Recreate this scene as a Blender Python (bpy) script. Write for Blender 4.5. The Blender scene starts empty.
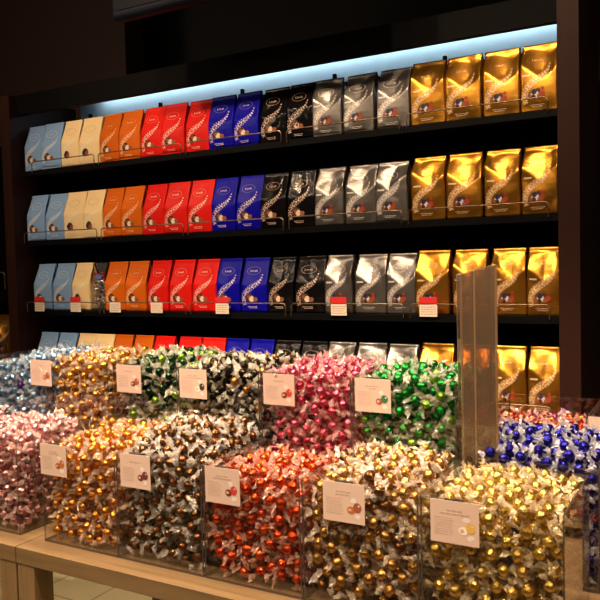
import bpy, bmesh, math, random
from math import sin, cos, pi, radians
from mathutils import Vector, Matrix, noise
from mathutils.bvhtree import BVHTree

random.seed(7)
sc = bpy.context.scene
COL = sc.collection

# ------------------------------------------------------------------ helpers
def tag(o, label=None, cat=None, group=None, kind=None):
    if label: o['label'] = label
    if cat: o['category'] = cat
    if group: o['group'] = group
    if kind: o['kind'] = kind
    return o

def link(name, me, parent=None, loc=None):
    o = bpy.data.objects.new(name, me)
    COL.objects.link(o)
    if parent: o.parent = parent
    if loc is not None: o.location = loc
    return o

def empty(name, loc, label=None, cat=None, group=None, rz=0):
    o = bpy.data.objects.new(name, None)
    o.empty_display_size = .05
    COL.objects.link(o)
    o.location = loc
    o.rotation_euler = (0, 0, rz)
    return tag(o, label, cat, group)

class MB:
    def __init__(s): s.v = []; s.f = []; s.m = []; s.sm = []
    def add(s, vs, fs, mi=0, smooth=False):
        b = len(s.v)
        s.v += [tuple(p) for p in vs]
        for f in fs:
            s.f.append([b + i for i in f]); s.m.append(mi); s.sm.append(smooth)
        return s
    def box(s, x0, x1, y0, y1, z0, z1, mi=0, thin=None):
        vs = [(x0,y0,z0),(x1,y0,z0),(x1,y1,z0),(x0,y1,z0),(x0,y0,z1),(x1,y0,z1),(x1,y1,z1),(x0,y1,z1)]
        fs = [(0,3,2,1),(4,5,6,7),(0,1,5,4),(2,3,7,6),(1,2,6,5),(3,0,4,7)]
        if thin is None: s.add(vs, fs, mi)
        else:   # axis along which the sheet is thin: the two big faces get mi, the cut edges mi+1
            big = {'z': (0,1), 'y': (2,3), 'x': (4,5)}[thin]
            b = len(s.v); s.v += vs
            for k, f in enumerate(fs):
                s.f.append([b+i for i in f]); s.m.append(mi if k in big else mi+1); s.sm.append(False)
        return s
    def tube(s, pts, r, n=8, mi=0, closed=False):
        pts = [Vector(p) for p in pts]
        rings = []; prev = None
        for i, p in enumerate(pts):
            a = pts[i-1] if i > 0 else pts[i]
            c = pts[i+1] if i < len(pts)-1 else pts[i]
            t = (c - a).normalized()
            if prev is None:
                up = Vector((0,0,1)) if abs(t.z) < .9 else Vector((1,0,0))
                u = t.cross(up).normalized()
            else:
                u = (prev - t * prev.dot(t)).normalized()
            prev = u; w = t.cross(u)
            rings.append([p + (u*cos(2*pi*k/n) + w*sin(2*pi*k/n))*r for k in range(n)])
        vs = [q for rg in rings for q in rg]; fs = []
        for i in range(len(pts)-1):
            for k in range(n):
                fs.append((i*n+k, i*n+(k+1)%n, (i+1)*n+(k+1)%n, (i+1)*n+k))
        fs.append(tuple(range(n-1,-1,-1))); fs.append(tuple((len(pts)-1)*n+k for k in range(n)))
        return s.add(vs, fs, mi, True)
    def mesh(s, name, mats):
        me = bpy.data.meshes.new(name)
        me.from_pydata(s.v, [], s.f)
        for m in (mats if isinstance(mats, (list, tuple)) else [mats]): me.materials.append(m)
        me.polygons.foreach_set('material_index', s.m)
        me.polygons.foreach_set('use_smooth', s.sm)
        me.update()
        return me
    def build(s, name, mats, parent=None, loc=None, bevel=0):
        me = s.mesh(name, mats)
        o = link(name, me, parent, loc)
        if bevel:
            b = o.modifiers.new('bevel', 'BEVEL'); b.width = bevel; b.segments = 2; b.limit_method = 'ANGLE'
        return o

def copy_tree(o, parent=None):
    c = o.copy(); COL.objects.link(c); c.parent = parent
    for ch in list(o.children): copy_tree(ch, c)
    return c

# ------------------------------------------------------------------ materials
def mat(name, col, rough=.5, metal=0, spec=.5, bump=0, bscale=40, coat=0, emit=None, emit_s=0, noise_col=0, nscale=5):
    m = bpy.data.materials.new(name); m.use_nodes = True
    nt = m.node_tree; b = nt.nodes['Principled BSDF']
    b.inputs['Base Color'].default_value = (*col, 1)
    b.inputs['Roughness'].default_value = rough
    b.inputs['Metallic'].default_value = metal
    b.inputs['Specular IOR Level'].default_value = spec
    b.inputs['Coat Weight'].default_value = coat
    if emit: b.inputs['Emission Color'].default_value = (*emit, 1); b.inputs['Emission Strength'].default_value = emit_s
    if bump or noise_col:
        tc = nt.nodes.new('ShaderNodeTexCoord')
    if bump:
        n = nt.nodes.new('ShaderNodeTexNoise'); n.inputs['Scale'].default_value = bscale; n.inputs['Detail'].default_value = 3
        bp = nt.nodes.new('ShaderNodeBump'); bp.inputs['Strength'].default_value = bump; bp.inputs['Distance'].default_value = .01
        nt.links.new(tc.outputs['Object'], n.inputs['Vector'])
        nt.links.new(n.outputs['Fac'], bp.inputs['Height']); nt.links.new(bp.outputs['Normal'], b.inputs['Normal'])
    if noise_col:
        n2 = nt.nodes.new('ShaderNodeTexNoise'); n2.inputs['Scale'].default_value = nscale; n2.inputs['Detail'].default_value = 4
        mx = nt.nodes.new('ShaderNodeMix'); mx.data_type = 'RGBA'
        mx.inputs['A'].default_value = (*[c*(1-noise_col) for c in col], 1)
        mx.inputs['B'].default_value = (*[min(1, c*(1+noise_col)) for c in col], 1)
        nt.links.new(tc.outputs['Object'], n2.inputs['Vector'])
        nt.links.new(n2.outputs['Fac'], mx.inputs['Factor']); nt.links.new(mx.outputs['Result'], b.inputs['Base Color'])
    return m

def clear_mat(name, tint, gloss_rough=.03, opaque=0.0, opaque_col=(1,1,1), ior=1.49):
    """clear sheet: transparent with fresnel reflection, and an optional milky share"""
    m = bpy.data.materials.new(name); m.use_nodes = True
    nt = m.node_tree; nt.nodes.clear()
    out = nt.nodes.new('ShaderNodeOutputMaterial')
    tr = nt.nodes.new('ShaderNodeBsdfTransparent'); tr.inputs['Color'].default_value = (*tint, 1)
    gl = nt.nodes.new('ShaderNodeBsdfGlossy'); gl.inputs['Roughness'].default_value = gloss_rough
    gl.inputs['Color'].default_value = (1,1,1,1)
    fr = nt.nodes.new('ShaderNodeFresnel'); fr.inputs['IOR'].default_value = ior
    # the backfacing side of a thin sheet reflects like its front
    geo = nt.nodes.new('ShaderNodeNewGeometry')
    mi = nt.nodes.new('ShaderNodeMath'); mi.operation = 'MULTIPLY'
    one = nt.nodes.new('ShaderNodeMath'); one.operation = 'SUBTRACT'; one.inputs[0].default_value = 1   # both faces of the sheet: 1-(1-F)^2
    sq = nt.nodes.new('ShaderNodeMath'); sq.operation = 'POWER'; sq.inputs[1].default_value = 2
    inv = nt.nodes.new('ShaderNodeMath'); inv.operation = 'SUBTRACT'; inv.inputs[0].default_value = 1
    nt.links.new(fr.outputs[0], one.inputs[1]); nt.links.new(one.outputs[0], sq.inputs[0]); nt.links.new(sq.outputs[0], inv.inputs[1])
    su = nt.nodes.new('ShaderNodeMath'); su.operation = 'SUBTRACT'; su.inputs[0].default_value = 1
    nt.links.new(geo.outputs['Backfacing'], su.inputs[1])
    nt.links.new(inv.outputs[0], mi.inputs[0]); nt.links.new(su.outputs[0], mi.inputs[1])
    mx = nt.nodes.new('ShaderNodeMixShader')
    nt.links.new(mi.outputs[0], mx.inputs[0]); nt.links.new(tr.outputs[0], mx.inputs[1]); nt.links.new(gl.outputs[0], mx.inputs[2])
    last = mx
    if opaque:
        df = nt.nodes.new('ShaderNodeBsdfPrincipled'); df.inputs['Base Color'].default_value = (*opaque_col, 1)
        df.inputs['Roughness'].default_value = .25
        m2 = nt.nodes.new('ShaderNodeMixShader'); m2.inputs[0].default_value = opaque
        nt.links.new(last.outputs[0], m2.inputs[1]); nt.links.new(df.outputs[0], m2.inputs[2]); last = m2
    nt.links.new(last.outputs[0], out.inputs['Surface'])
    return m

def wrapper_mat(name, tint):
    """clear crinkled cellophane: part transparent, part bright sheen"""
    m = bpy.data.materials.new(name); m.use_nodes = True
    nt = m.node_tree; b = nt.nodes['Principled BSDF']; out = nt.nodes['Material Output']
    b.inputs['Base Color'].default_value = (*tint, 1); b.inputs['Roughness'].default_value = .17
    b.inputs['Metallic'].default_value = .55
    b.inputs['Specular IOR Level'].default_value = .9
    tc = nt.nodes.new('ShaderNodeTexCoord')
    n = nt.nodes.new('ShaderNodeTexNoise'); n.inputs['Scale'].default_value = 230; n.inputs['Detail'].default_value = 1
    bp = nt.nodes.new('ShaderNodeBump'); bp.inputs['Strength'].default_value = 1.0; bp.inputs['Distance'].default_value = .005
    nt.links.new(tc.outputs['Object'], n.inputs['Vector']); nt.links.new(n.outputs['Fac'], bp.inputs['Height'])
    nt.links.new(bp.outputs['Normal'], b.inputs['Normal'])
    tr = nt.nodes.new('ShaderNodeBsdfTransparent')
    tl = nt.nodes.new('ShaderNodeBsdfTranslucent'); tl.inputs['Color'].default_value = (*tint, 1)
    m1 = nt.nodes.new('ShaderNodeMixShader'); m1.inputs[0].default_value = .3
    nt.links.new(b.outputs[0], m1.inputs[1]); nt.links.new(tl.outputs[0], m1.inputs[2])
    mx = nt.nodes.new('ShaderNodeMixShader'); mx.inputs[0].default_value = .70
    nt.links.new(tr.outputs[0], mx.inputs[1]); nt.links.new(m1.outputs[0], mx.inputs[2])
    nt.links.new(mx.outputs[0], out.inputs['Surface'])
    return m

def wood_mat(name, c1, c2, vec=(1, 12, 12)):
    m = bpy.data.materials.new(name); m.use_nodes = True
    nt = m.node_tree; b = nt.nodes['Principled BSDF']; b.inputs['Roughness'].default_value = .42
    tc = nt.nodes.new('ShaderNodeTexCoord'); mp = nt.nodes.new('ShaderNodeMapping')
    mp.inputs['Scale'].default_value = vec
    n = nt.nodes.new('ShaderNodeTexNoise'); n.inputs['Scale'].default_value = 4; n.inputs['Detail'].default_value = 6
    n.inputs['Distortion'].default_value = .6
    cr = nt.nodes.new('ShaderNodeValToRGB')
    cr.color_ramp.elements[0].position = .3; cr.color_ramp.elements[0].color = (*c1, 1)
    cr.color_ramp.elements[1].position = .7; cr.color_ramp.elements[1].color = (*c2, 1)
    nt.links.new(tc.outputs['Object'], mp.inputs[0]); nt.links.new(mp.outputs[0], n.inputs['Vector'])
    nt.links.new(n.outputs['Fac'], cr.inputs[0]); nt.links.new(cr.outputs[0], b.inputs['Base Color'])
    return m

def tile_mat():
    m = bpy.data.materials.new('floor tile'); m.use_nodes = True
    nt = m.node_tree; b = nt.nodes['Principled BSDF']; b.inputs['Roughness'].default_value = .35
    tc = nt.nodes.new('ShaderNodeTexCoord'); mp = nt.nodes.new('ShaderNodeMapping')
    mp.inputs['Location'].default_value = (2.69, -2.281, 0)
    br = nt.nodes.new('ShaderNodeTexBrick'); br.offset = 0; br.squash = 1
    br.inputs['Scale'].default_value = 1; br.inputs['Brick Width'].default_value = .29; br.inputs['Row Height'].default_value = .29
    br.inputs['Mortar Size'].default_value = .004
    br.inputs['Color1'].default_value = (.52,.44,.25,1); br.inputs['Color2'].default_value = (.48,.41,.235,1)
    br.inputs['Mortar'].default_value = (.2,.17,.11,1)
    nt.links.new(tc.outputs['Object'], mp.inputs[0]); nt.links.new(mp.outputs[0], br.inputs['Vector'])
    nt.links.new(br.outputs['Color'], b.inputs['Base Color'])
    return m

M = {}
M['black'] = mat('black lacquer', (.002,.002,.0024), .65, spec=.08)
M['shelf'] = mat('black shelf board', (.0025,.0025,.003), .55, spec=.1)
M['brown'] = mat('dark brown wall', (.055,.022,.013), .6, noise_col=.15)
M['brown2'] = mat('dark brown stile', (.028,.0095,.006), .55, spec=.15, noise_col=.12)
M['dark'] = mat('near black wall', (.012,.009,.008), .7)
M['ceil'] = mat('dark ceiling', (.02,.015,.012), .8)
M['lightpanel'] = mat('pale back panel', (.70,.80,.84), .4)
M['wire'] = mat('brushed brass wire', (.30,.225,.15), .38, .9)
M['tv'] = mat('navy black bezel', (.004,.006,.014), .5, spec=.12)
M['screen'] = mat('dark screen', (.004,.005,.008), .5, spec=.1)
M['card'] = mat('label card', (.57,.42,.35), .55)
M['cardink'] = mat('printed grey brown', (.44,.31,.26), .7)
M['pricecard'] = mat('price card', (.85,.72,.58), .6)
M['redstrip'] = mat('red price strip', (.72,.03,.03), .45)
M['acrylic'] = clear_mat('clear acrylic', (.97,.965,.95))
M['acredge'] = clear_mat('acrylic cut edge', (.40,.36,.30), .1, .6, (.07,.055,.045))
M['refltint'] = clear_mat('reflection-tinted acrylic', (.72,.62,.50), .06, .14, (.36,.27,.19))  # clear acrylic; the brown tint paints in its warm reflections
M['refltintedge'] = clear_mat('reflection-tinted acrylic edge', (.8,.75,.6), .1, .6, (.62,.50,.34))
M['wood'] = wood_mat('pale oak', (.135,.082,.036), (.19,.12,.056))
M['woodv'] = wood_mat('pale oak leg', (.16,.10,.045), (.22,.14,.067), (12,12,1))
M['tile'] = tile_mat()
M['cello'] = clear_mat('clear bag film', (.98,.98,.98), .12, .05, (.8,.8,.8))

# ------------------------------------------------------------------ setting
def structure(name, mb, m): return tag(mb.build(name, m), kind='structure')
structure('floor', MB().box(-6, 3, -2.5, 4.0, -.05, 0), M['tile'])
structure('ceiling', MB().box(-6, 3, -2.5, 4.0, 3.3, 3.35), M['ceil'])
structure('wall_back', MB().box(-6, 3, 3.6, 3.7, 0, 3.3), M['dark'])
structure('wall_left', MB().box(-6.1, -6, -2.5, 3.6, 0, 3.3), M['dark'])
structure('wall_right', MB().box(3, 3.1, -2.5, 3.6, 0, 3.3), M['dark'])
structure('wall_front', MB().box(-6, 3, -2.6, -2.5, 0, 3.3), M['dark'])
structure('wall_partition', MB().box(-6, -2.885, 3.2, 3.35, 0, 3.3), M['brown'])

# ------------------------------------------------------------------ wall cabinet
BY = 3.10            # back panel plane
FY = 2.70            # front of the shelves
XL, XR = -3.20, -.487
cab = empty('display_cabinet', ((XL+XR)/2, 2.9, 0), 'tall black wall cabinet with brown sides that holds the tiers of truffle bags', 'cabinet')
cab_off = Vector((-(XL+XR)/2, -2.9, 0))
def cb(name, mb, m): return mb.build(name, m, cab, cab_off)
cb('side_panel', MB().box(XL-.07, XL, 2.66, BY+.02, 0, 2.35), M['brown2'])
cb('side_panel', MB().box(XR, XR+.07, 2.66, BY+.02, 0, 3.28), M['brown2'])
cb('back_panel', MB().box(XL, XR, BY, BY+.02, .05, 2.265), M['black'])
cb('canopy', MB().box(XL-.07, XR, 2.70, 2.73, 2.252, 2.352).box(XL, XR, 2.93, BY+.02, 2.40, 2.415).add([(x_, y_, z_) for x_ in (XL, XR) for y_, z_ in ((2.73,2.335),(2.93,2.40),(2.93,2.415),(2.73,2.350))], [(0,1,2,3),(7,6,5,4),(0,4,5,1),(1,5,6,2),(2,6,7,3),(3,7,4,0)]), M['black'])
cb('lit_back_panel', MB().box(XL+.06, XR, BY, BY+.012, 2.268, 2.40), M['lightpanel'])
cb('plinth', MB().box(XL, XR, 2.74, BY, 0, .08), M['black'])
led = mat('LED strip', (.9,.95,1), .5, emit=(.62,.84,1.0), emit_s=9)
cb('light_strip', MB().box(XL+.24, XR-.02, 3.045, 3.07, 2.384, 2.398), led)
for x in (-3.06,-2.56,-2.045,-1.54,-1.02):
    cb('shelf_upright', MB().box(x-.007, x+.007, BY-.016, BY, .08, 2.305), M['black'])

JX = [-3.18, -2.64, -2.11, -1.583, -1.056, -.489]
tiers = [(1.96,'top'),(1.60,'second'),(1.24,'third'),(.88,'fourth'),(.52,'fifth')]
under = ['the light blue and cream bags','the orange and red bags','the blue and black bags','the silver bags','the gold bags']
under2 = ['blue and cream bags','orange and red bags','blue and black bags','silver bags','gold bags']
for ti, (z, tn) in enumerate(tiers):
    for k in range(5):
        a, b = JX[k]+.001, JX[k+1]-.001
        sh = empty('shelf', ((a+b)/2, 2.9, z), f'black shelf board carrying {under[k]} on the {tn} tier' if ti < 4 else f'empty black shelf board on the lowest tier below {under2[k]}', 'shelf', 'cabinet shelf boards')
        off = Vector((-(a+b)/2, -2.9, -z))
        MB().box(a, b, FY, BY-.018, z-.026, z).build('board', M['shelf'], sh, off)
        if ti < 4:
            zr = z + .042; y = FY - .006; r = .0025
            l0, l1 = a+.013, b-.013
            if ti == 0 and k == 0: l0 = a + .09
            if k == 4: l1 = b - .035
            pts = [(l0, y, z-.012), (l0, y, zr-.012), (l0+.004, y, zr-.004), (l0+.012, y, zr), (l1-.012, y, zr), (l1-.004, y, zr-.004), (l1, y, zr-.012), (l1, y, z-.012)]
            MB().tube(pts, r, 8).build('wire_rail', M['wire'], sh, off)
        for s in (a+.03, b-.05):
            MB().add([(s,FY+.06,z-.026),(s+.004,FY+.06,z-.026),(s+.004,BY-.02,z-.026),(s,BY-.02,z-.026),(s,BY-.02,z-.075),(s+.004,BY-.02,z-.075)],
                     [(0,1,2,3),(0,3,4),(1,5,2),(3,2,5,4),(0,4,5,1)]).build('bracket', M['black'], sh, off)
# the rail clip of the first shelf is bent into two loops
# ------------------------------------------------------------------ text meshes
def text_mesh(body, size=1.0, spacing=1.0, bold=0.0, res=3):
    cu = bpy.data.curves.new('lettering', 'FONT'); cu.body = body; cu.size = size
    cu.align_x = 'CENTER'; cu.align_y = 'CENTER'; cu.space_character = spacing; cu.offset = bold; cu.resolution_u = res
    o = bpy.data.objects.new('lettering', cu); COL.objects.link(o)
    bpy.context.view_layer.update()
    dg = bpy.context.evaluated_depsgraph_get()
    me = bpy.data.meshes.new_from_object(o.evaluated_get(dg))
    vs = [tuple(v.co) for v in me.vertices]; fs = [tuple(p.vertices) for p in me.polygons]
    bpy.data.objects.remove(o); bpy.data.curves.remove(cu); bpy.data.meshes.remove(me)
    xs = [v[0] for v in vs]; ys = [v[1] for v in vs]
    cx, cy = (min(xs)+max(xs))/2, (min(ys)+max(ys))/2
    W, H = max(xs)-min(xs), max(ys)-min(ys)
    return [((x-cx)/W, (y-cy)/H) for x, y, _ in vs], fs      # normalised to -0.5..0.5
T_LINDOR = text_mesh('LINDOR', bold=.016)
T_LINDT = text_mesh('Lindt')

# ------------------------------------------------------------------ truffle bags
def bag_mesh(kind, w, d, h, seed):
    foil = kind in ('gold','silver')
    amp = .0055 if foil else (.0042 if kind == 'black' else .0016)
    rnd = random.Random(seed)
    NX, NZ, NS = 22, 34, 6
    vshift = rnd.uniform(-.25,.25); base_t0 = rnd.uniform(.44,.54)
    lean = rnd.uniform(-.004,.004)
    so = Vector((seed*3.17, seed*1.31, seed*.77))
    def disp(x, z, side):
        p = Vector((x*22, side*9, z*17)) + so
        n = abs(noise.noise(p)) * 1.0 - .25
        q = Vector((x*11, side*5, z*9)) + so
        if foil: n = .45*n + 2.4*(abs(noise.noise(q))-.22)
        return n * amp
    def ring(t):
        z = t*h
        def hd_of(s):
            t0 = base_t0 + (.20*abs(s-vshift) if foil else .05*abs(s))
            k = 0 if t < t0 else min(1, (t-t0)/(.95-t0))
            return d/2*(1-k) + .0035*k
        k2 = 0 if t < .48 else min(1, (t-.48)/.47)
        hw = w/2 * (1 - .03*k2) * (1 - .03*max(0, 1-t/.04))
        fade = min(1, t/.05)
        pts = []
        for i in range(NX+1):                       # front, left to right
            s = -1 + 2*i/NX
            hd = hd_of(s)
            bulge = .005*(1-s*s)*sin(pi*min(1,t/.6)) if t < .6 else 0
            edge = min(1, (1-abs(s))/.12)
            y = -hd - bulge - disp(s*hw, z, 0)*fade*edge*(.5 + .8*k2 if foil else 1)*(1 if t < .94 else .3)
            pts.append((s*hw + lean*t, y, z))
        for i in range(1, NS):                      # right side, front to back with gusset
            q = i/NS; hd = hd_of(1)
            pinch = (1-abs(2*q-1))*(.034*k2 + .002)
            pts.append((hw - pinch + lean*t, -hd + 2*hd*q, z))
        for i in range(NX+1):
            s = 1 - 2*i/NX
            pts.append((s*hw + lean*t, hd_of(s), z))
        for i in range(1, NS):
            q = i/NS; hd = hd_of(-1)
            pinch = (1-abs(2*q-1))*(.034*k2 + .002)
            pts.append((-hw + pinch + lean*t, hd - 2*hd*q, z))
        return pts
    m = MB(); n = 2*(NX+1) + 2*(NS-1)
    vs = []
    for j in range(NZ+1): vs += ring(j/NZ)
    fs = []
    for j in range(NZ):
        for i in range(n):
            fs.append((j*n+i, j*n+(i+1)%n, (j+1)*n+(i+1)%n, (j+1)*n+i))
    fs.append(tuple(range(n-1,-1,-1))); fs.append(tuple(NZ*n+i for i in range(n)))
    return m.add(vs, fs, 0, True)

def spline(P, n=40):
    out = []
    P = [Vector(p) for p in P]
    Q = [P[0]*2-P[1]] + P + [P[-1]*2-P[-2]]
    segs = len(P)-1
    for k in range(n+1):
        u = k/n*segs; i = min(segs-1, int(u)); t = u-i
        a,b,c,d_ = Q[i],Q[i+1],Q[i+2],Q[i+3]
        out.append(.5*((2*b)+(c-a)*t+(2*a-5*b+4*c-d_)*t*t+(3*b-a-3*c+d_)*t**3))
    return out
SW = spline([(-.36,.13),(-.40,.23),(-.34,.34),(-.17,.43),(.05,.50),(.22,.59),(.29,.72)], 40)
def swirl_pt(q, off, w, h):
    u = max(0, min(.9999, q))*40; i = int(u); t = u-i
    a, b = SW[i], SW[i+1]
    p = a.lerp(b, t); p = Vector((p.x*w, p.y*h))
    d_ = Vector(((b.x-a.x)*w, (b.y-a.y)*h)).normalized()
    wid = (.6 + .6*sin(pi*min(1, q*1.15)))*(1 if q < .75 else max(.1, (1-q)/.25))
    nn = Vector((-d_.y, d_.x))
    return p + nn*off*wid
def polar(cx, cz, rx, rz, n=20, a0=0, jag=0, rnd=None):
    pts = [(cx, cz)]
    for k in range(n):
        a = a0 + 2*pi*k/n; j = 1 + (rnd.uniform(-jag, jag) if rnd else 0)
        pts.append((cx + rx*j*cos(a), cz + rz*j*sin(a)))
    return pts, [(0, 1+k, 1+(k+1)%n) for k in range(n)]
def gridquad(x0, x1, z0, z1, n=4):
    vs = [(x0+(x1-x0)*i/n, z) for z in (z0, z1) for i in range(n+1)]
    return vs, [(i, i+1, n+2+i, n+1+i) for i in range(n)]

def print_parts(mb, w, h, kind):
    """flat artwork, pressed onto the front face of the bag by casting it against the bag's own surface"""
    bvh = BVHTree.FromPolygons([Vector(v) for v in mb.v], mb.f)
    def press(pts, off):
        out = []
        for x, z in pts:
            hit = bvh.ray_cast(Vector((x, -1, z)), Vector((0, 1, 0)))[0]
            if hit is None: hit = bvh.find_nearest(Vector((x, 0, z)))[0]
            out.append((hit.x, hit.y-off, z))
        return out
    rnd = random.Random(5)
    res = {}
    # swirl ribbon
    m = MB(); vs = []; fs = []; n = 40; c = 4
    for i in range(n+1):
        for j in range(c+1):
            p = swirl_pt(i/n*.999, (j/c-.5)*.084*h, w, h); vs.append((p.x, p.y))
    for i in range(n):
        for j in range(c): fs.append((i*(c+1)+j, i*(c+1)+j+1, (i+1)*(c+1)+j+1, (i+1)*(c+1)+j))
    m.add(press(vs, .0005), fs, 0, True); res['swirl_ribbon'] = m
    if kind != 'cream':
        m = MB(); tv, tf = T_LINDOR
        vs = []
        for x, y in tv:
            p = swirl_pt(.03 + (x+.5)*.86, y*.050*h, w, h); vs.append((p.x, p.y))
        m.add(press(vs, .0011), tf, 0, True)
        for sd in (-1, 1):                      # lacy dotted edging of the ribbon
            for q in range(17):
                c0 = swirl_pt(.02 + q/16*.93, sd*.040*h, w, h)
                pv, pf = polar(c0.x, c0.y, .0023, .0023, 7); m.add(press(pv, .0010), pf, 0, True)
        res['swirl_lettering'] = m
    # oval badge
    m = MB(); cx, cz = -.08*w, .76*h; n = 28
    vs = []; fs = []
    for k in range(n):
        a = 2*pi*k/n
        for rr in (1, .93): vs.append((cx + .27*w*rr*cos(a), cz + .075*h*rr*sin(a)))
    for k in range(n): fs.append((2*k, 2*((k+1)%n), 2*((k+1)%n)+1, 2*k+1))
    m.add(press(vs, .0010), fs, 0, True)
    tv, tf = T_LINDT
    m.add(press([(cx + x*.27*w, cz + y*.036*h) for x, y in tv], .0012), tf, 1, True)
    res['oval_badge'] = m
    # chocolate picture
    m = MB()
    items = [(-.17,.265,.155,1),(-.08,.245,.105,2),(.07,.235,.085,0),(-.19,.285,.06,3)]
    if kind in ('gold','silver'):
        items = [(-.20,.24,.085,0),(-.13,.29,.075,1),(-.02,.30,.07,4),(.09,.25,.08,3),(.10,.33,.045,3),(-.06,.235,.06,2),(.02,.215,.07,0),(-.14,.215,.055,4),(-.04,.27,.03,2),(-.20,.255,.02,2)]
    for k, (u, v, r_, mi) in enumerate(items):
        pv, pf = polar(u*w, v*h, r_*w, r_*w*.95, 16, 0, .08, rnd)
        m.add(press(pv, .0012+.0002*k), pf, mi, True)
    res['truffle_picture'] = m
    # small print
    m = MB()
    for (a, b, z0) in ((-.25,.12,.10),(-.2,.07,.075)):
        x = a
        while x < b:
            l = rnd.uniform(.03,.08)
            pv, pf = gridquad(x*w, (x+l)*w, z0*h, (z0+.010)*h, 2); m.add(press(pv, .001), pf); x += l+.015
    if kind in ('gold','silver'):
        pv, pf = gridquad(-.44*w, -.22*w, .52*h, .545*h, 3); m.add(press(pv, .001), pf)
    res['small_print'] = m
    return res

BAGC = {
 'lightblue': ((.24,.42,.72), .38, 0, (.45,.60,.82), (.70,.76,.86), (.80,.84,.90)),
 'cream':     ((.98,.75,.40), .38, 0, (.93,.84,.58), (.95,.88,.66), (.62,.48,.25)),
 'orange':    ((.66,.13,.008), .36, 0, (.74,.22,.04), (.95,.66,.42), (.80,.28,.08)),
 'red':       ((.72,.012,.008), .36, 0, (.74,.05,.03), (.98,.62,.52), (.85,.16,.12)),
 'blue':      ((.004,.003,.36), .34, 0, (.03,.03,.36), (.85,.70,.84), (.16,.14,.55)),
 'black':     ((.006,.005,.006), .15, 0, (.03,.02,.018), (.75,.55,.45), (.35,.20,.12)),
 'silver':    ((.27,.252,.235), .31, .85, (.50,.46,.42), (.88,.82,.76), (.75,.68,.60)),
 'gold':      ((.62,.29,.035), .29, .92, (.70,.38,.10), (.90,.68,.45), (.42,.22,.06)),
}
choc = mat('printed dark chocolate', (.07,.022,.012), .45)
choc2 = mat('printed milk chocolate', (.30,.10,.04), .45)
cream_p = mat('printed cream filling', (.88,.72,.55), .5)
pblue = mat('printed blue foil ball', (.02,.025,.10), .35)
pred = mat('printed red foil ball', (.40,.05,.02), .35)
psil = mat('printed pale foil ball', (.72,.70,.68), .35)
MBAG = {}
for k, (c, r, me_, rib, let, badge) in BAGC.items():
    MBAG[k] = (mat(f'{k} bag film', c, r, me_, bump=.10, bscale=50, spec=.5 if k in ('gold','silver') else (.3 if k == 'black' else .16)),
               mat(f'{k} ribbon print', rib, .4, me_*.6), mat(f'{k} lettering print', let, .4, me_*.3), mat(f'{k} badge print', badge, .4, me_*.3))
BH = .238
PROTO = {}
def bag_protos(kind):
    w = .130; d = .082
    out = []
    for s in range(5 if kind in ('gold','silver') else 3):
        mb = bag_mesh(kind, w, d, BH, s*7 + len(kind)*3 + ord(kind[0]))
        f, rib, let, badge = MBAG[kind]
        me = {'film': mb.mesh(f'{kind} bag', f)}
        pp = print_parts(mb, w, BH, kind)
        pic = [choc2, choc, cream_p, choc2] if kind not in ('gold','silver') else [choc2, pblue, psil, pred, choc]
        if kind in ('cream',): pic = [cream_p, choc, choc2, choc]
        me['swirl_ribbon'] = pp['swirl_ribbon'].mesh('swirl ribbon', rib)
        if 'swirl_lettering' in pp: me['swirl_lettering'] = pp['swirl_lettering'].mesh('swirl lettering', let)
        me['oval_badge'] = pp['oval_badge'].mesh('oval badge', [badge, let])
        me['truffle_picture'] = pp['truffle_picture'].mesh('truffle picture', pic)
        me['small_print'] = pp['small_print'].mesh('small print', let)
        out.append(me)
    return out

CN = {'lightblue':'light blue','cream':'cream','orange':'orange','red':'red','blue':'royal blue','black':'black','silver':'silver foil','gold':'gold foil'}
def make_bag(kind, var, loc, w, rz, label, group):
    me = PROTO[kind][var % len(PROTO[kind])]
    t = link('truffle_bag', me['film'], None, loc)
    t.scale = (w/.130, 1, 1.03 if kind == 'gold' else 1); t.rotation_euler = (0, 0, rz)
    tag(t, label, 'bag', group)
    for p in ('swirl_ribbon','swirl_lettering','oval_badge','truffle_picture','small_print'):
        if p in me: link(p, me[p], t)
    return t
for k in BAGC: PROTO[k] = bag_protos(k)
SEQ = ['lightblue']*2+['cream']*2+['orange']*2+['red']*3+['blue']*2+['black']*2+['silver']*3+['gold']*4
ROWS = [
 (1.96,'top', [(-3.12,.13),(-2.985,.135),(-2.857,.119),(-2.728,.13),(-2.588,.123),(-2.457,.128),(-2.326,.126),(-2.196,.130),(-2.062,.129),(-1.928,.130),(-1.794,.130),(-1.661,.127),(-1.529,.124),(-1.400,.130),(-1.26,.134),(-1.114,.134),(-.973,.134),(-.833,.136),(-.695,.130),(-.562,.126)]),
 (1.60,'second', [(-3.118,.130),(-2.985,.132),(-2.850,.132),(-2.715,.128),(-2.588,.117),(-2.462,.130),(-2.329,.127),(-2.197,.130),(-2.062,.130),(-1.928,.130),(-1.797,.125),(-1.666,.128),(-1.534,.125),(-1.400,.132),(-1.263,.132),(-1.125,.132),(-.976,.134),(-.835,.134),(-.695,.128),(-.561,.126)]),
 (1.24,'third', [(-3.098,.135),(-2.955,.132),(-2.822,.122),None,(-2.587,.125),(-2.451,.128),(-2.312,.124),(-2.181,.128),(-2.048,.130),(-1.912,.126),(-1.777,.132),(-1.642,.126),(-1.503,.134),(-1.363,.126),(-1.227,.132),(-1.096,.120),(-.964,.134),(-.818,.130),(-.676,.124),(-.549,.122)]),
 (.88,'fourth', [(-3.09,.134),(-2.949,.132),(-2.821,.120),(-2.694,.130),(-2.567,.122),(-2.438,.122),(-2.309,.125),(-2.165,.132),(-2.026,.132),(-1.894,.126),(-1.764,.127),(-1.632,.130),(-1.500,.126),(-1.369,.129),(-1.234,.130),(-1.099,.130),(-.955,.136),(-.813,.125),(-.676,.122),(-.549,.122)]),
]
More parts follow.
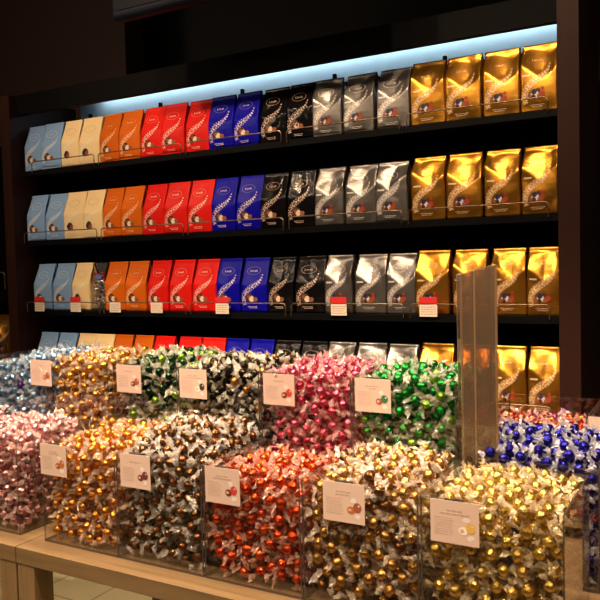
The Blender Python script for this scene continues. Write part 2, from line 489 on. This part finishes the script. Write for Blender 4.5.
ORD = {1:['only'], 2:['left','right'], 3:['left','middle','right'], 4:['leftmost','second from left','third from left','rightmost']}
NUM = {2:'two', 3:'three', 4:'four'}
cnt = 0
for z, tn, lst in ROWS:
    rr = random.Random(int(z*100))
    for i, e in enumerate(lst):
        if e is None: continue
        kind = SEQ[i]; same = [j for j in range(20) if SEQ[j] == kind]; pos = same.index(i)
        if tn == 'third' and kind == 'cream':
            lb = 'only cream truffle bag on the third shelf, beside the clear gift bag'
        else:
            lb = f'{ORD[len(same)][pos]} of {NUM[len(same)]} {CN[kind]} truffle bags on the {tn} shelf from the top'
        cnt += 1
        yj = rr.uniform(-.006, .006)
        zj = 0
        make_bag(kind, cnt + rr.randrange(3), (e[0], 2.775+yj, z+.0005), e[1]*1.0, rr.uniform(-.05,.05), lb, f'truffle bags on the {tn} shelf')
# rows of bags standing behind, seen in the gaps above the golden ones
# ------------------------------------------------------------------ price cards on the third tier's rails
TAGS = [(-3.067,1,'left light blue'),(-2.81,1,'cream'),(-2.547,0,'left orange'),(-2.289,0,'left red'),(-1.917,1,'left royal blue'),(-1.344,1,'left silver'),(-.966,1,'leftmost gold')]
for x, red, by in TAGS:
    t = empty('price_tag', (x, FY-.012, 1.235), f'small cream price card {"with red strip " if red else ""}on the rail below the {by} bag', 'price tag', 'price tags on the third shelf rail')
    MB().box(-.035, .035, -.0008, .0008, 0, .048).build('card', M['pricecard'], t, bevel=0)
    m = MB(); rr = random.Random(int(x*1000))
    for k in range(4):
        q = -.028
        while q < .022:
            l = rr.uniform(.006,.014); m.box(q, q+l, -.0013, -.0008, .008+.009*k, .0105+.009*k); q += l+.003
    m.build('printed_lines', M['cardink'], t)
    MB().box(-.006,.006,.0008,.006,.036,.050).build('clip', M['wire'], t)
    if red: MB().box(-.035, .035, -.0022, -.0008, .050, .074).box(-.035,.035,-.0008,.0008,.046,.074).build('red_strip', M['redstrip'], t)

# ------------------------------------------------------------------ truffles
def ball_mb(seed, r=.0149):
    bm = bmesh.new(); bmesh.ops.create_icosphere(bm, subdivisions=3, radius=r)
    so = Vector((seed*2.3, seed, 1.7*seed))
    for v in bm.verts:
        p = v.co.copy(); n = p.normalized()
        ax = abs(n.x)
        cr = abs(noise.noise(p*150+so))*.16 + abs(noise.noise(p*380+so))*.07
        ang = math.atan2(n.y, n.z)
        cr += max(0, ax-.25)*.22*abs(sin(ang*6+seed+3*n.x))            # pleats gathering towards the twists
        v.co = p*(1.02-cr) + Vector((n.x*max(0,ax-.8)*.012, 0, 0))
    vs = [tuple(v.co) for v in bm.verts]; fs = [tuple(v.index for v in f.verts) for f in bm.faces]
    bm.free(); return MB().add(vs, fs, 0, True)
def fan_mb(seed, side, mi=0, r=.0149):
    rnd = random.Random(seed*11+side)
    n = 18; L = rnd.uniform(.0135,.0195); flat = rnd.uniform(.25,.5); rot = rnd.uniform(0, pi); bend = rnd.uniform(-.5,.5)
    R_ = rnd.uniform(.013,.0165)
    prof = [(.000,.0045),(.10,.0026),(.25,.006),(.55,.6*R_),(.8,.85*R_),(1.0,R_)]
    cut = [rnd.uniform(.80,1.1) for _ in range(n)]
    vs = []
    for j, (q, rad) in enumerate(prof):
        for k in range(n):
            a = 2*pi*k/n; pl = 1 + ((.35 if k % 2 else -.45) + rnd.uniform(-.25,.25))*min(1, q*1.7)
            rr = rad*pl*(1 + .25*rnd.uniform(-1,1)*q)
            yy = rr*cos(a); zz = rr*sin(a)*flat
            y2 = yy*cos(rot)-zz*sin(rot); z2 = yy*sin(rot)+zz*cos(rot)
            x = (r*.93 + L*q*(cut[k] if q > .7 else 1) + .004*q*rnd.uniform(-1,1))*side
            vs.append((x, y2 + bend*L*q*q*.6, z2 + rnd.uniform(-1,1)*.0035*q))
    fs = []
    for j in range(len(prof)-1):
        for k in range(n):
            fs.append((j*n+k, j*n+(k+1)%n, (j+1)*n+(k+1)%n, (j+1)*n+k))
    return MB().add(vs, fs, mi, False)

FL = {  # foil colour, metallic, wrapper tint with the reflected foil colour painted in
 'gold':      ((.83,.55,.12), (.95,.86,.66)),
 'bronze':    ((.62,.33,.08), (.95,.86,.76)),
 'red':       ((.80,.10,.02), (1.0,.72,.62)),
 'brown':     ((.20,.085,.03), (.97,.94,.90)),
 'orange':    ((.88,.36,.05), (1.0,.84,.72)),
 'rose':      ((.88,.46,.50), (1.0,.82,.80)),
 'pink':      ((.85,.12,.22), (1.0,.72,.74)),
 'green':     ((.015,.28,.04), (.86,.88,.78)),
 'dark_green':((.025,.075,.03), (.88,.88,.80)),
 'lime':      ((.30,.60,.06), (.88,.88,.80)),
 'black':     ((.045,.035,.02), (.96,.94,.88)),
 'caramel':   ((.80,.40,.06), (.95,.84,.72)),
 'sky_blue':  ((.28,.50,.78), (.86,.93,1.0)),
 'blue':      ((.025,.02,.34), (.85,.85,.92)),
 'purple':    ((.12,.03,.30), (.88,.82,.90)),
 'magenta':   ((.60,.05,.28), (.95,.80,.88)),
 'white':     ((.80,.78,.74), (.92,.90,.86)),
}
TM = {}
def truffle_meshes(fl):
    if fl in TM: return TM[fl]
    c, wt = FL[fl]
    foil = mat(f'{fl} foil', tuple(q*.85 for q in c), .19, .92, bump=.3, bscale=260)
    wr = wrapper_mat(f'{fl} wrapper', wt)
    out = []
    for s in range(5):
        b = ball_mb(s+1).mesh(f'{fl} ball', foil)
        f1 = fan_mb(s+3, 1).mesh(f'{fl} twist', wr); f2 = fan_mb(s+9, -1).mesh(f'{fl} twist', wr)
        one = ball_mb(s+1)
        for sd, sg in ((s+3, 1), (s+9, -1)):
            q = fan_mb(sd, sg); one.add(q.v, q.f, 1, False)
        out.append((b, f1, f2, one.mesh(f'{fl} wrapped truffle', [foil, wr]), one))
    TM[fl] = (out, foil, wr)
    return TM[fl]

def fill(x0, x1, y0, y1, z0, top, mix, label, group, seed, detailed, zmin=None, vis='FTR', sp=.0310, cat='truffle', dname=None, maxz=None):
    """mix: [(flavour, weight)]; top(x,y) = height of the heap. Outer layer = individual truffles, the layer under it = one uncounted mass."""
    rnd = random.Random(seed); zmin = zmin or z0
    mx = .019
    pts = []; cell = {}
    def near(p, md):
        k = tuple(int(math.floor(c/.04)) for c in p)
        for a in (-1,0,1):
            for b in (-1,0,1):
                for c in (-1,0,1):
                    for q in cell.get((k[0]+a,k[1]+b,k[2]+c), ()):
                        if (q-p).length < md: return True
        return False
    def put(p):
        pts.append(p); cell.setdefault(tuple(int(math.floor(c/.04)) for c in p), []).append(p)
    X0, X1, Y0, Y1, Z0 = x0+mx, x1-mx, y0+mx, y1-mx, zmin+.016
    outer = []; inner = []
    def depth(p):
        d = [top(p.x,p.y)-p.z]
        if 'F' in vis: d.append(p.y-Y0)
        if 'R' in vis: d.append(X1-p.x)
        return min(d)
    tries = 6500
    for k in range(tries):                     # surface layers first
        face = rnd.choice(vis + 'T')
        x = rnd.uniform(X0,X1); y = rnd.uniform(Y0,Y1)
        if face == 'F': y = Y0 + rnd.uniform(0,.006); z = rnd.uniform(Z0, max(Z0+.001, top(x,y)))
        elif face == 'R': x = X1 - rnd.uniform(0,.006); z = rnd.uniform(Z0, max(Z0+.001, top(x,y)))
        else: z = top(x,y) - rnd.uniform(0,.010)
        if z < Z0: continue
        p = Vector((x,y,z))
        if near(p, sp): continue
        put(p); outer.append((p, face))
    for k in range(6000):
        x = rnd.uniform(X0,X1); y = rnd.uniform(Y0,Y1); z = rnd.uniform(Z0, max(Z0+.001, top(x,y)-.018))
        p = Vector((x,y,z)); d = depth(p)
        if d < .016 or d > .062 or near(p, .0275): continue
        put(p); inner.append(p)
    tot = sum(w_ for _, w_ in mix)
    def pick():
        r_ = rnd.uniform(0, tot)
        for f, w_ in mix:
            r_ -= w_
            if r_ <= 0: return f
        return mix[0][0]
    for p, face in outer:
        fl = pick(); ms, foil, wr = truffle_meshes(fl); me = rnd.choice(ms)
        n = {'F': Vector((0,-1,0)), 'R': Vector((1,0,0)), 'T': Vector((0,0,1))}[face]
        a = Vector((rnd.gauss(0,1), rnd.gauss(0,1), rnd.gauss(0,1)))
        a = (a - n*a.dot(n)*(1 if face != 'T' else .55)).normalized()
        q = Vector((1,0,0)).rotation_difference(a)
        rot = (q.to_matrix() @ Matrix.Rotation(rnd.uniform(0,2*pi), 3, 'X')).to_euler()
        nm = f'{dname or fl}_truffle'
        if detailed:
            o = link(nm, me[0], None, p); link('twisted_end', me[1], o); link('twisted_end', me[2], o)
        else:
            o = link(nm, me[3], None, p)
        o.rotation_euler = rot
        s = rnd.uniform(.86,.97); o.scale = (s,s,s)
        lb = label
        if fl != mix[0][0]:
            lb = label.replace(FLN(mix[0][0]), FLN(fl), 1)
            tag(o, lb, cat, group + ', ' + FLN(fl))
        else: tag(o, lb, cat, group)
    if inner:
        fl = mix[0][0]; ms, foil, wr = truffle_meshes(fl); m = MB()
        for p in inner:
            b = rnd.choice(ms)[4]
            R_ = Matrix.Rotation(rnd.uniform(0,6.28), 3, 'Z') @ Matrix.Rotation(rnd.uniform(0,6.28), 3, 'Y') @ Matrix.Rotation(rnd.uniform(0,6.28), 3, 'X')
            base = len(m.v)
            m.v += [tuple(R_ @ Vector(v)*.86 + p) for v in b.v]
            m.f += [[base+i for i in f] for f in b.f]; m.m += b.m; m.sm += b.sm
        o = m.build(f'{dname or fl}_truffles', [foil, wr])
        tag(o, label.replace(' truffle ', ' truffles packed deeper ', 1), 'truffles', None, 'stuff')
    return len(outer), len(inner)
def FLN(f): return f.replace('_', ' ')

# ------------------------------------------------------------------ acrylic bins
TH = .0035
def candy_bin(x0, x1, y0, y1, z0, z1, label, group):
    cx, cy = (x0+x1)/2, (y0+y1)/2
    t = empty('acrylic_bin', (cx, cy, z0), label, 'bin', group)
    off = Vector((-cx, -cy, -z0)); mm = [M['acrylic'], M['acredge']]
    g = .001; x0 += g; x1 -= g
    MB().box(x0, x1, y0, y1, z0, z0+.006, 0, 'z').build('base', mm, t, off)
    MB().box(x0+TH, x1-TH, y0, y0+TH, z0+.006, z1, 0, 'y').build('front_panel', mm, t, off)
    MB().box(x0+TH, x1-TH, y1-TH, y1, z0+.006, z1, 0, 'y').build('back_panel', mm, t, off)
    MB().box(x0, x0+TH, y0, y1, z0+.006, z1, 0, 'x').build('side_panel', mm, t, off)
    MB().box(x1-TH, x1, y0, y1, z0+.006, z1, 0, 'x').build('side_panel', mm, t, off)
    return t

def heap(x0, x1, y0, y1, zf, zb, dome=.02, zl=None, seed=0):
    def f(x, y):
        u = (x-x0)/(x1-x0); v = (y-y0)/(y1-y0)
        z = zf + (zb-zf)*(v*v*(3-2*v)) + dome*4*u*(1-u)*sin(pi*min(1,v*1.1+.1))
        z -= .022*max(0, 1-min(u, 1-u)/.13)*(1-.6*v)
        if zl is not None: z -= (1-u)*zl
        return z + .012*noise.noise(Vector((x*14, y*14, seed)))
    return f

def info_card(x, y, z, title, pic, label, w=.100, hgt=.087, seed=1):
    t = empty('info_card', (x, y, z), label, 'label', 'flavour cards on the bins')
    MB().box(0, w, -.0010, 0, -hgt, 0).build('card', M['card'], t)
    MB().box(.03, .07, -.0001, .0052, -.012, .003).box(.03,.07,.0046,.0062,-.03,.003).build('hanging_clip', M['acredge'], t)
    rr = random.Random(seed); ink = M['cardink']
    m = MB()
    for k, (a, b) in enumerate(title):
        q = a
        while q < b-.002:
            l = min(rr.uniform(.004,.011), b-q); m.box(q, q+l, -.0014, -.0010, -.021-.0065*k, -.0178-.0065*k); q += l+.0022
    m.build('heading', ink, t)
    m = MB()
    for k in range(8):
        q = .008; e = .050 - rr.uniform(0,.006)
        while q < e:
            l = rr.uniform(.003,.008); m.box(q, min(q+l, e), -.0013, -.0010, -.0360-.0048*k, -.0346-.0048*k); q += l+.0013
    m.build('text_lines', ink, t)
    m = MB()
    def disc(cx, cz, rx, rz, mi, dy, n=18, jag=.05):
        vs = [(cx, -.0010-dy, cz)] + [(cx+rx*cos(2*pi*k/n)*(1+rr.uniform(-jag,jag)), -.0010-dy, cz+rz*sin(2*pi*k/n)*(1+rr.uniform(-jag,jag))) for k in range(n)]
        m.add(vs, [(0, 1+(k+1)%n, 1+k) for k in range(n)], mi)
    c1, c2 = pic
    for ex in ((.074,-.036),(.083,-.071)):     # pale clear wrapper ends in the picture
        disc(ex[0], ex[1], .007, .006, 2, .0002, 9, .3)
    disc(.068, -.058, .0095, .0085, 1, .0004); disc(.083, -.051, .0095, .0105, 0, .0006)
    disc(.0655, -.0575, .0042, .0035, 3, .0009, 12); disc(.0865, -.047, .0022, .0022, 2, .0009, 8)
    m.build('truffle_picture', [c1, c2, M['picpale'], M['picpink']], t)
    return t
M['picpale'] = mat('printed pale wrapper', (.66,.58,.54), .6)
M['picpink'] = mat('printed filling', (.62,.34,.24), .6)
def pc(n, c): return mat(f'printed {n}', c, .5)
P_red, P_or, P_br, P_dk, P_go, P_gr, P_bk, P_wh = (pc('red',(.50,.04,.025)), pc('orange brown',(.42,.12,.03)), pc('brown',(.28,.08,.04)), pc('dark brown',(.12,.03,.02)),
    pc('gold',(.62,.38,.08)), pc('green',(.03,.14,.05)), pc('black',(.03,.025,.02)), pc('white',(.78,.70,.62)))

ZT = .69
# tables
def table(x0, x1, label, y0=1.364, y1=2.056):
    t = empty('display_table', ((x0+x1)/2, (y0+y1)/2, 0), label, 'table', 'oak display tables')
    off = Vector((-(x0+x1)/2, -(y0+y1)/2, 0))
    MB().box(x0, x1, y0, y1, ZT-.045, ZT).build('tabletop', M['wood'], t, off, .0015)
    for xa in (x0+.002, x1-.067):
        for ya in (y0+.002, y1-.067):
            MB().box(xa, xa+.065, ya, ya+.065, 0, ZT-.045).build('leg', M['woodv'], t, off, .0015)
table(-1.692, .60, 'long pale oak table carrying the orange, brown, red, bronze and gold truffle bins')
table(-.62, .10, 'small pale oak table behind the long one, carrying the far red truffle bins', 2.060, 2.40)
table(-3.10, -1.695, 'shorter pale oak table at the left edge carrying the rose foil truffle bin')

# risers under the back rows (stand on the tables)
def riser(x0, x1, y0, y1, h, label):
    cx, cy = (x0+x1)/2, (y0+y1)/2
    t = empty('riser', (cx, cy, ZT), label, 'riser'); off = Vector((-cx, -cy, -ZT))
    MB().box(x0, x1, y0, y1, ZT+h-.015, ZT+h).build('top', M['wood'], t, off)
    for a in (x0, x1-.015): MB().box(a, a+.015, y0, y1, ZT, ZT+h-.015).build('side', M['wood'], t, off)
    MB().box(x0+.015, x1-.015, y1-.012, y1, ZT, ZT+h-.015).build('back', M['wood'], t, off)
riser(-1.690, -.565, 1.75, 2.05, .180, 'long low wooden riser under the raised green, black and pink truffle bins')
riser(-2.57, -1.698, 1.75, 2.05, .180, 'low wooden riser under the raised blue and caramel truffle bins')
riser(-.585, -.03, 2.062, 2.36, .05, 'small wooden riser under the red truffle bins near the cabinet')

# ---- front row
YF0, YF1, ZR = 1.43, 1.722, .967
front = [
 (-2.320,-2.035,'pink2',[('rose',12),('purple',1)],.945,.960,.01),
 (-2.032,-1.750,'rose',[('rose',1)],.950,.975,.02),
 (-1.652,-1.376,'orange',[('orange',1)],.950,.980,.02),
 (-1.374,-1.097,'brown',[('brown',1)],.950,1.025,.045),
 (-1.095,-.822,'red',[('red',1)],.940,.950,.02),
 (-.820,-.542,'bronze',[('bronze',8),('brown',1)],.948,.995,.03),
 (-.540,-.254,'gold',[('gold',1)],.945,.968,.02),
]
nm = {'pink2':'front bin beyond the rose one, at the left edge','rose':'front row clear bin left of the table joint','orange':'front row clear bin between rose and brown ones',
      'brown':'front row clear bin between orange and red ones','red':'front row clear bin below the pink ones','bronze':'front row clear bin between red and gold ones','gold':'front row clear bin nearest the right'}
for i, (x0,x1,nme,mix,zf,zb,dm) in enumerate(front):
    fl = mix[0][0]
    zt = ZR
    candy_bin(x0, x1, YF0, YF1, ZT, zt, {'pink2':'clear acrylic bin at the left edge, left of the rose truffle bin','rose':'clear acrylic front bin full of rose pink truffles left of the table joint'}.get(nme,
              f'clear acrylic front row bin full of {FLN(fl)} foil truffles'), 'front row acrylic bins')
    n = fill(x0+TH, x1-TH, YF0+TH, YF1-TH, ZT+.006, heap(x0,x1,YF0,YF1,zf,zb,dm,seed=i), mix,
         f'{FLN(fl)} foil truffle in the {nm[nme]}', f'{FLN(fl)} truffles in the {nm[nme]}', 100+i, x0 > -1.7)
    print(nme, n)
# ---- back row, raised
YB0, YB1, ZB0, ZB1 = 1.752, 2.045, ZT+.18, 1.148
back = [
 (-2.555,-2.272,'sky_blue',[('sky_blue',1)],1.05,1.09,.01,'raised clear bin at the far left edge','far'),
 (-2.270,-1.987,'sky_blue',[('sky_blue',8),('purple',.3)],1.130,1.160,.02,'raised clear bin left of the caramel ones','near'),
 (-1.985,-1.702,'caramel',[('caramel',1)],1.135,1.155,.02,'raised clear bin behind the orange ones',''),
 (-1.680,-1.422,'dark_green',[('dark_green',5),('lime',1)],1.13,1.165,.02,'raised clear bin behind the brown ones',''),
 (-1.420,-1.130,'black',[('black',6),('bronze',1)],1.13,1.16,.03,'raised clear bin left of the pink ones',''),
 (-1.128,-.845,'pink',[('pink',1)],1.13,1.155,.025,'raised clear bin between black and green ones',''),
 (-.843,-.562,'green',[('green',6),('lime',1)],1.13,1.15,.03,'raised clear bin beside the tall acrylic column',''),
]
for i, (x0,x1,fl,mix,zf,zb,dm,where,v) in enumerate(back):
    zl = .025 if v == 'near' else (.05 if v == 'far' else None)
    candy_bin(x0, x1, YB0, YB1, ZB0, ZB1 if v != 'far' else 1.06, f'clear acrylic bin of {FLN(fl)} truffles, {where.replace("raised clear bin","raised back row bin")}', 'raised back row acrylic bins')
    n = fill(x0+TH, x1-TH, YB0+TH, YB1-TH, ZB0+.006, heap(x0,x1,YB0,YB1,zf,zb,dm,zl,seed=20+i), mix,
         f'{FLN(fl)} foil truffle in the {where}', f'{FLN(fl)} truffles in the {where}', 200+i, False)
    print(fl, n)
# ---- blue bin and the two red ones behind it
candy_bin(-.543, -.235, 1.752, 2.045, ZT, .972, 'clear acrylic bin of royal blue truffles right of the tall acrylic column', 'right hand acrylic bins')
print(fill(-.539,-.239,1.756,2.041,ZT+.006, heap(-.543,-.235,1.752,2.045,.975,1.005,.028,seed=41), [('blue',12),('magenta',.6)],
     'blue foil truffle in the bin behind the gold ones', 'blue truffles in the bin behind the gold ones', 300, False, vis='FR'))
for k, (x0, x1, w_) in enumerate(((-.583,-.308,'directly behind the blue truffles'), (-.306,-.031,'at the far right below the brown post'))):
    candy_bin(x0, x1, 2.062, 2.345, ZT+.05, 1.024, f'clear acrylic bin of red truffles {w_}', 'right hand acrylic bins')
    print(fill(x0+TH, x1-TH, 2.066, 2.341, ZT+.056, heap(x0,x1,2.062,2.345,.970,.975,.012,seed=50+k), [('red',6),('magenta',1 if k == 0 else 0)],
     f'red foil truffle in the bin {w_}', f'red truffles in the low bin {w_}', 310+k, False, zmin=None, vis='F'))

# ---- flavour cards
yf = YF0 - .0015; yb = YB0 - .0015
cards = [
 (-1.652,yf,.969,[(.036,.064),(.034,.070)],(P_or,P_br),'cream flavour card with two orange-brown truffles on the orange truffle bin'),
 (-1.356,yf,.972,[(.032,.068)],(P_dk,P_dk),'cream flavour card with two dark red-brown truffles on the brown truffle bin'),
 (-1.084,yf,.969,[(.034,.066),(.026,.078)],(P_red,P_dk),'cream flavour card with red and dark truffles on the red truffle bin'),
 (-.763,yf,.973,[(.032,.066),(.032,.066)],(P_br,P_or),'cream flavour card with two copper truffles on the bronze truffle bin'),
 (-.516,yf,.966,[(.034,.066),(.020,.080)],(P_go,P_wh),'cream flavour card with a golden truffle on the gold truffle bin'),
 (-2.055,yb,1.145,[(.036,.064)],(P_br,P_or),'cream flavour card between the sky blue and caramel truffles'),
 (-1.663,yb,1.146,[(.034,.066)],(P_br,P_dk),'cream flavour card on the dark green truffle bin'),
 (-1.412,yb,1.145,[(.030,.070),(.015,.085)],(P_bk,P_wh),'cream flavour card with a black truffle on the black truffle bin'),
 (-1.116,yb,1.146,[(.034,.066)],(P_red,P_dk),'cream flavour card with red truffles on the pink truffle bin'),
 (-.833,yb,1.148,[(.030,.070),(.040,.060)],(P_gr,P_br),'cream flavour card with a green truffle on the green truffle bin'),
 (-.305,2.0605,1.029,[(.032,.068)],(P_red,P_dk),'cream flavour card at the right edge on the far red truffle bin'),
]
for i, (x,y,z,ti,pi_,lb) in enumerate(cards): info_card(x, y, z, ti, pi_, lb, seed=i+1)

# ---- tall acrylic column beside the green bin
t = empty('acrylic_column', (-.520, 1.790, ZT), 'tall clear acrylic column with painted-in brown reflections between green and blue truffles', 'column', rz=radians(28))
# (built hollow, open below, its sloped top as in the photograph)
x0, x1, y0, y1 = -.044, .044, -.024, .024
zt = lambda x: .722 + (x-x0)/(x1-x0)*.022
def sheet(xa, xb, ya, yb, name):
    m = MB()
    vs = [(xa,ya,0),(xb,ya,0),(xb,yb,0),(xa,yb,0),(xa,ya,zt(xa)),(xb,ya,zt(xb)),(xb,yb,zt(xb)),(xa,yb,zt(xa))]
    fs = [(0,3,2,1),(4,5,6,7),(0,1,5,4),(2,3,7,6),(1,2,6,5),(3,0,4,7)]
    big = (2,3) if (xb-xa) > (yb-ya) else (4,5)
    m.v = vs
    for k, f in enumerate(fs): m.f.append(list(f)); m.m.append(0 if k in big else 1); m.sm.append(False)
    return m.build(name, [M['refltint'], M['refltintedge']], t)
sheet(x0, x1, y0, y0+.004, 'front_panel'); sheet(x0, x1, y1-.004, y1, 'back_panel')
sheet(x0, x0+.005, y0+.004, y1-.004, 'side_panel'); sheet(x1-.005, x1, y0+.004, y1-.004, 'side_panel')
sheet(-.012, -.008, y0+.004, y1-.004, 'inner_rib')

# ------------------------------------------------------------------ clear gift bag on the third shelf
gx, gz = -2.703, 1.24
g = empty('gift_bag', (gx, 2.772, gz), 'clear bag of small assorted truffles tied with red ribbon on the third shelf', 'bag', 'truffle bags on the third shelf')
m = MB(); NZ, NA = 18, 24; vs = []
for j in range(NZ+1):
    q = j/NZ; z = q*.235
    if q < .62: rx, ry = .047*(1-.12*q), .036
    elif q < .72: k = (q-.62)/.10; rx, ry = .0435*(1-k)+.016*k, .036*(1-k)+.010*k
    else: k = (q-.72)/.28; rx, ry = .016+.026*k, .010+.004*k
    for i in range(NA):
        a = 2*pi*i/NA; pl = 1 + .10*sin(a*7+j)*(1 if q > .6 else .35)
        vs.append((rx*pl*cos(a), ry*pl*sin(a), z+.001))
fs = [(j*NA+i, j*NA+(i+1)%NA, (j+1)*NA+(i+1)%NA, (j+1)*NA+i) for j in range(NZ) for i in range(NA)] + [tuple(range(NA-1,-1,-1))]
m.add(vs, fs, 0, True).build('film', M['cello'], g)
rib = mat('red ribbon', (.60,.015,.03), .3)
m = MB()
m.tube([(.017*cos(a), .011*sin(a)-.001, .169) for a in [k*pi/8 for k in range(17)]], .003, 6)
for sgn in (-1, 1):
    for up in (.018, -.02, .004):
        pts = [(0,-.014,.169), (sgn*.016,-.024,.169+up*.8), (sgn*.034,-.022,.169+up), (sgn*.028,-.016,.169+up*.3), (0,-.013,.168)]
        m.tube(pts, .0035, 6)
m.build('ribbon_bow', rib, g)
m = MB(); vs = [(.006,-.034,.166)] + [(.006+.022*cos(2*pi*k/20), -.034, .166+.011*sin(2*pi*k/20)) for k in range(20)]
m.add(vs + [(x_, y_+.002, z_) for x_, y_, z_ in vs], [(0,1+(k+1)%20,1+k) for k in range(20)] + [(21,22+k,22+(k+1)%20) for k in range(20)] + [(1+k,1+(k+1)%20,22+(k+1)%20,22+k) for k in range(20)])
m.build('oval_tag', mat('blue oval tag', (.10,.22,.62), .35), g)
rr = random.Random(3); pp = []
for k in range(3000):
    p = Vector((rr.uniform(-.030,.030), rr.uniform(-.022,.020), rr.uniform(.021,.140)))
    if all((p-q).length > .0225 for q in pp): pp.append(p)
for p in pp:
    fl = rr.choice(['white','white','white','bronze','black','brown'])
    me = rr.choice(truffle_meshes(fl)[0])
    o = link(f'{fl}_truffle', me[3], None, Vector((gx, 2.772, gz))+p); o.scale = (.66,.66,.66)
    o.rotation_euler = (rr.uniform(0,6), rr.uniform(0,6), rr.uniform(0,6))
    tag(o, f'small {fl} truffle inside the clear gift bag on the third shelf', 'truffle', f'{fl} truffles in the clear gift bag')

# ------------------------------------------------------------------ ceiling screen
t = empty('ceiling_screen', (-1.60, 2.33, 2.44), 'dark flat screen hanging from the ceiling above the cabinet', 'screen')
m = MB().box(-.547, .60, -.03, .03, .0, .64).build('housing', M['tv'], t); b = m.modifiers.new('bevel','BEVEL'); b.width = .022; b.segments = 4
MB().box(-.515, .568, -.033, -.030, .035, .61).build('display_glass', M['screen'], t)
MB().box(-.04,.04,.03,.07,.2,.85).build('ceiling_mount', M['black'], t)

# ------------------------------------------------------------------ neighbouring shelf unit at the far left
nb = empty('display_cabinet', (-3.75, 2.9, 0), 'second dark cabinet cut off by the left edge beyond the brown side', 'cabinet')
MB().box(-.42, -.39, -.2, .2, 0, 2.2).build('side_panel', M['brown2'], nb)
MB().box(.372, .40, -.12, .2, 0, 2.2).build('side_panel', M['brown2'], nb)
MB().box(-.39, .372, .18, .2, 0, 2.2).build('back_panel', M['black'], nb)
for z in (.96, 1.31):
    MB().box(-.39, .372, -.17, .18, z-.025, z).build('shelf_board', M['shelf'], nb)
    r_ = z+.13 if z > 1.2 else z+.10
    MB().tube([(-.36,-.19,z-.02),(-.36,-.19,r_-.01),(-.35,-.19,r_),(.388,-.19,r_),(.398,-.19,r_-.01),(.398,-.19,z+.04)], .0025, 8).build('wire_rail', M['wire'], nb)
for i, (x, z) in enumerate(((-3.435,.96),(-3.58,.96),(-3.435,1.31),(-3.58,1.31))):
    if z > 1.2: continue
    make_bag('gold', i, (x, 2.79, z+.0005), .125, 0, f'gold foil bag in the far left cabinet, {"nearest" if i == 0 else "one further from"} the brown side', 'bags in the far left cabinet')

# ------------------------------------------------------------------ lights
def spot(loc, target, power, size=75, col=(1,.74,.50), rad=.035, blend=.6):
    l = bpy.data.lights.new('ceiling_or_fill_spot', 'SPOT'); l.energy = power; l.color = col
    l.spot_size = radians(size); l.spot_blend = blend; l.shadow_soft_size = rad
    o = bpy.data.objects.new('ceiling_or_fill_spot', l); COL.objects.link(o); o.location = loc
    d = Vector(target)-Vector(loc); o.rotation_euler = d.to_track_quat('-Z','Y').to_euler()
    return o
for x in (-2.9,-2.35,-1.8,-1.25,-.7,-.2):
    spot((x, 1.25, 3.15), (x*.97-.02, 2.78, 1.62), {-2.9:40,-2.35:54,-.7:62}.get(x, 56), 58, (1,.70,.45))
for x in (-2.4,-1.75,-1.1,-.45,.2):
    spot((x, .75, 3.1), (x*.95, 1.65, .95), 190, 60)
    spot((x+.1, -.35, 3.1), (x*.95, 1.43, .78), 75, 30)  # added fill from the front, brightens the lower bin fronts
    spot((x-.3, 1.75, 3.15), (x*.95-.2, 1.70, .95), 125, 46)
def area(loc, target, power, sx, sy, col):
    l = bpy.data.lights.new('ceiling_panel', 'AREA'); l.energy = power; l.color = col; l.shape = 'RECTANGLE'; l.size = sx; l.size_y = sy
    o = bpy.data.objects.new('ceiling_panel', l); COL.objects.link(o); o.location = loc
    d = Vector(target)-Vector(loc); o.rotation_euler = d.to_track_quat('-Z','Y').to_euler()
area((-1.0, -1.0, 3.2), (-1.2, 2.2, 1.2), 11, 3.0, .5, (1,.72,.50))
area((-3.6, .3, 3.2), (-2.6, 1.5, .0), 18, 1.0, .6, (1,.75,.52))

spot((-2.6, 2.30, 3.2), (-2.6, 2.36, 0), 62, 30)  # added downlight, brightens the floor behind the tables
w = bpy.data.worlds.new('world'); sc.world = w; w.use_nodes = True
w.node_tree.nodes['Background'].inputs[0].default_value = (.9,.62,.45,1)
w.node_tree.nodes['Background'].inputs[1].default_value = .02

# ------------------------------------------------------------------ camera
cam = bpy.data.cameras.new('camera'); co = bpy.data.objects.new('camera', cam); COL.objects.link(co)
yaw, pitch, roll, f = .5153, .0495, -.0253, 746.6
cy, sy, cp, sp_ = cos(yaw), sin(yaw), cos(pitch), sin(pitch)
fw = Vector((-sy*cp, cy*cp, -sp_)); r = Vector((cy, sy, 0)); u = r.cross(fw)
r2 = r*cos(roll) + u*sin(roll); u2 = -r*sin(roll) + u*cos(roll)
mt = Matrix((( r2.x,u2.x,-fw.x,0),( r2.y,u2.y,-fw.y,0),( r2.z,u2.z,-fw.z,1.45),(0,0,0,1)))
co.matrix_world = mt
cam.sensor_fit = 'HORIZONTAL'; cam.sensor_width = 36; cam.lens = f/600*36; cam.clip_start = .02; cam.clip_end = 50
sc.camera = co
sc.view_settings.view_transform = 'Standard'; sc.view_settings.look = 'None'
sc.view_settings.gamma = 1; sc.view_settings.use_curve_mapping = False
sc.view_settings.exposure = 0.0
sc.cycles.transparent_max_bounces = 24
sc.cycles.max_bounces = 8
sc.cycles.sample_clamp_indirect = 6
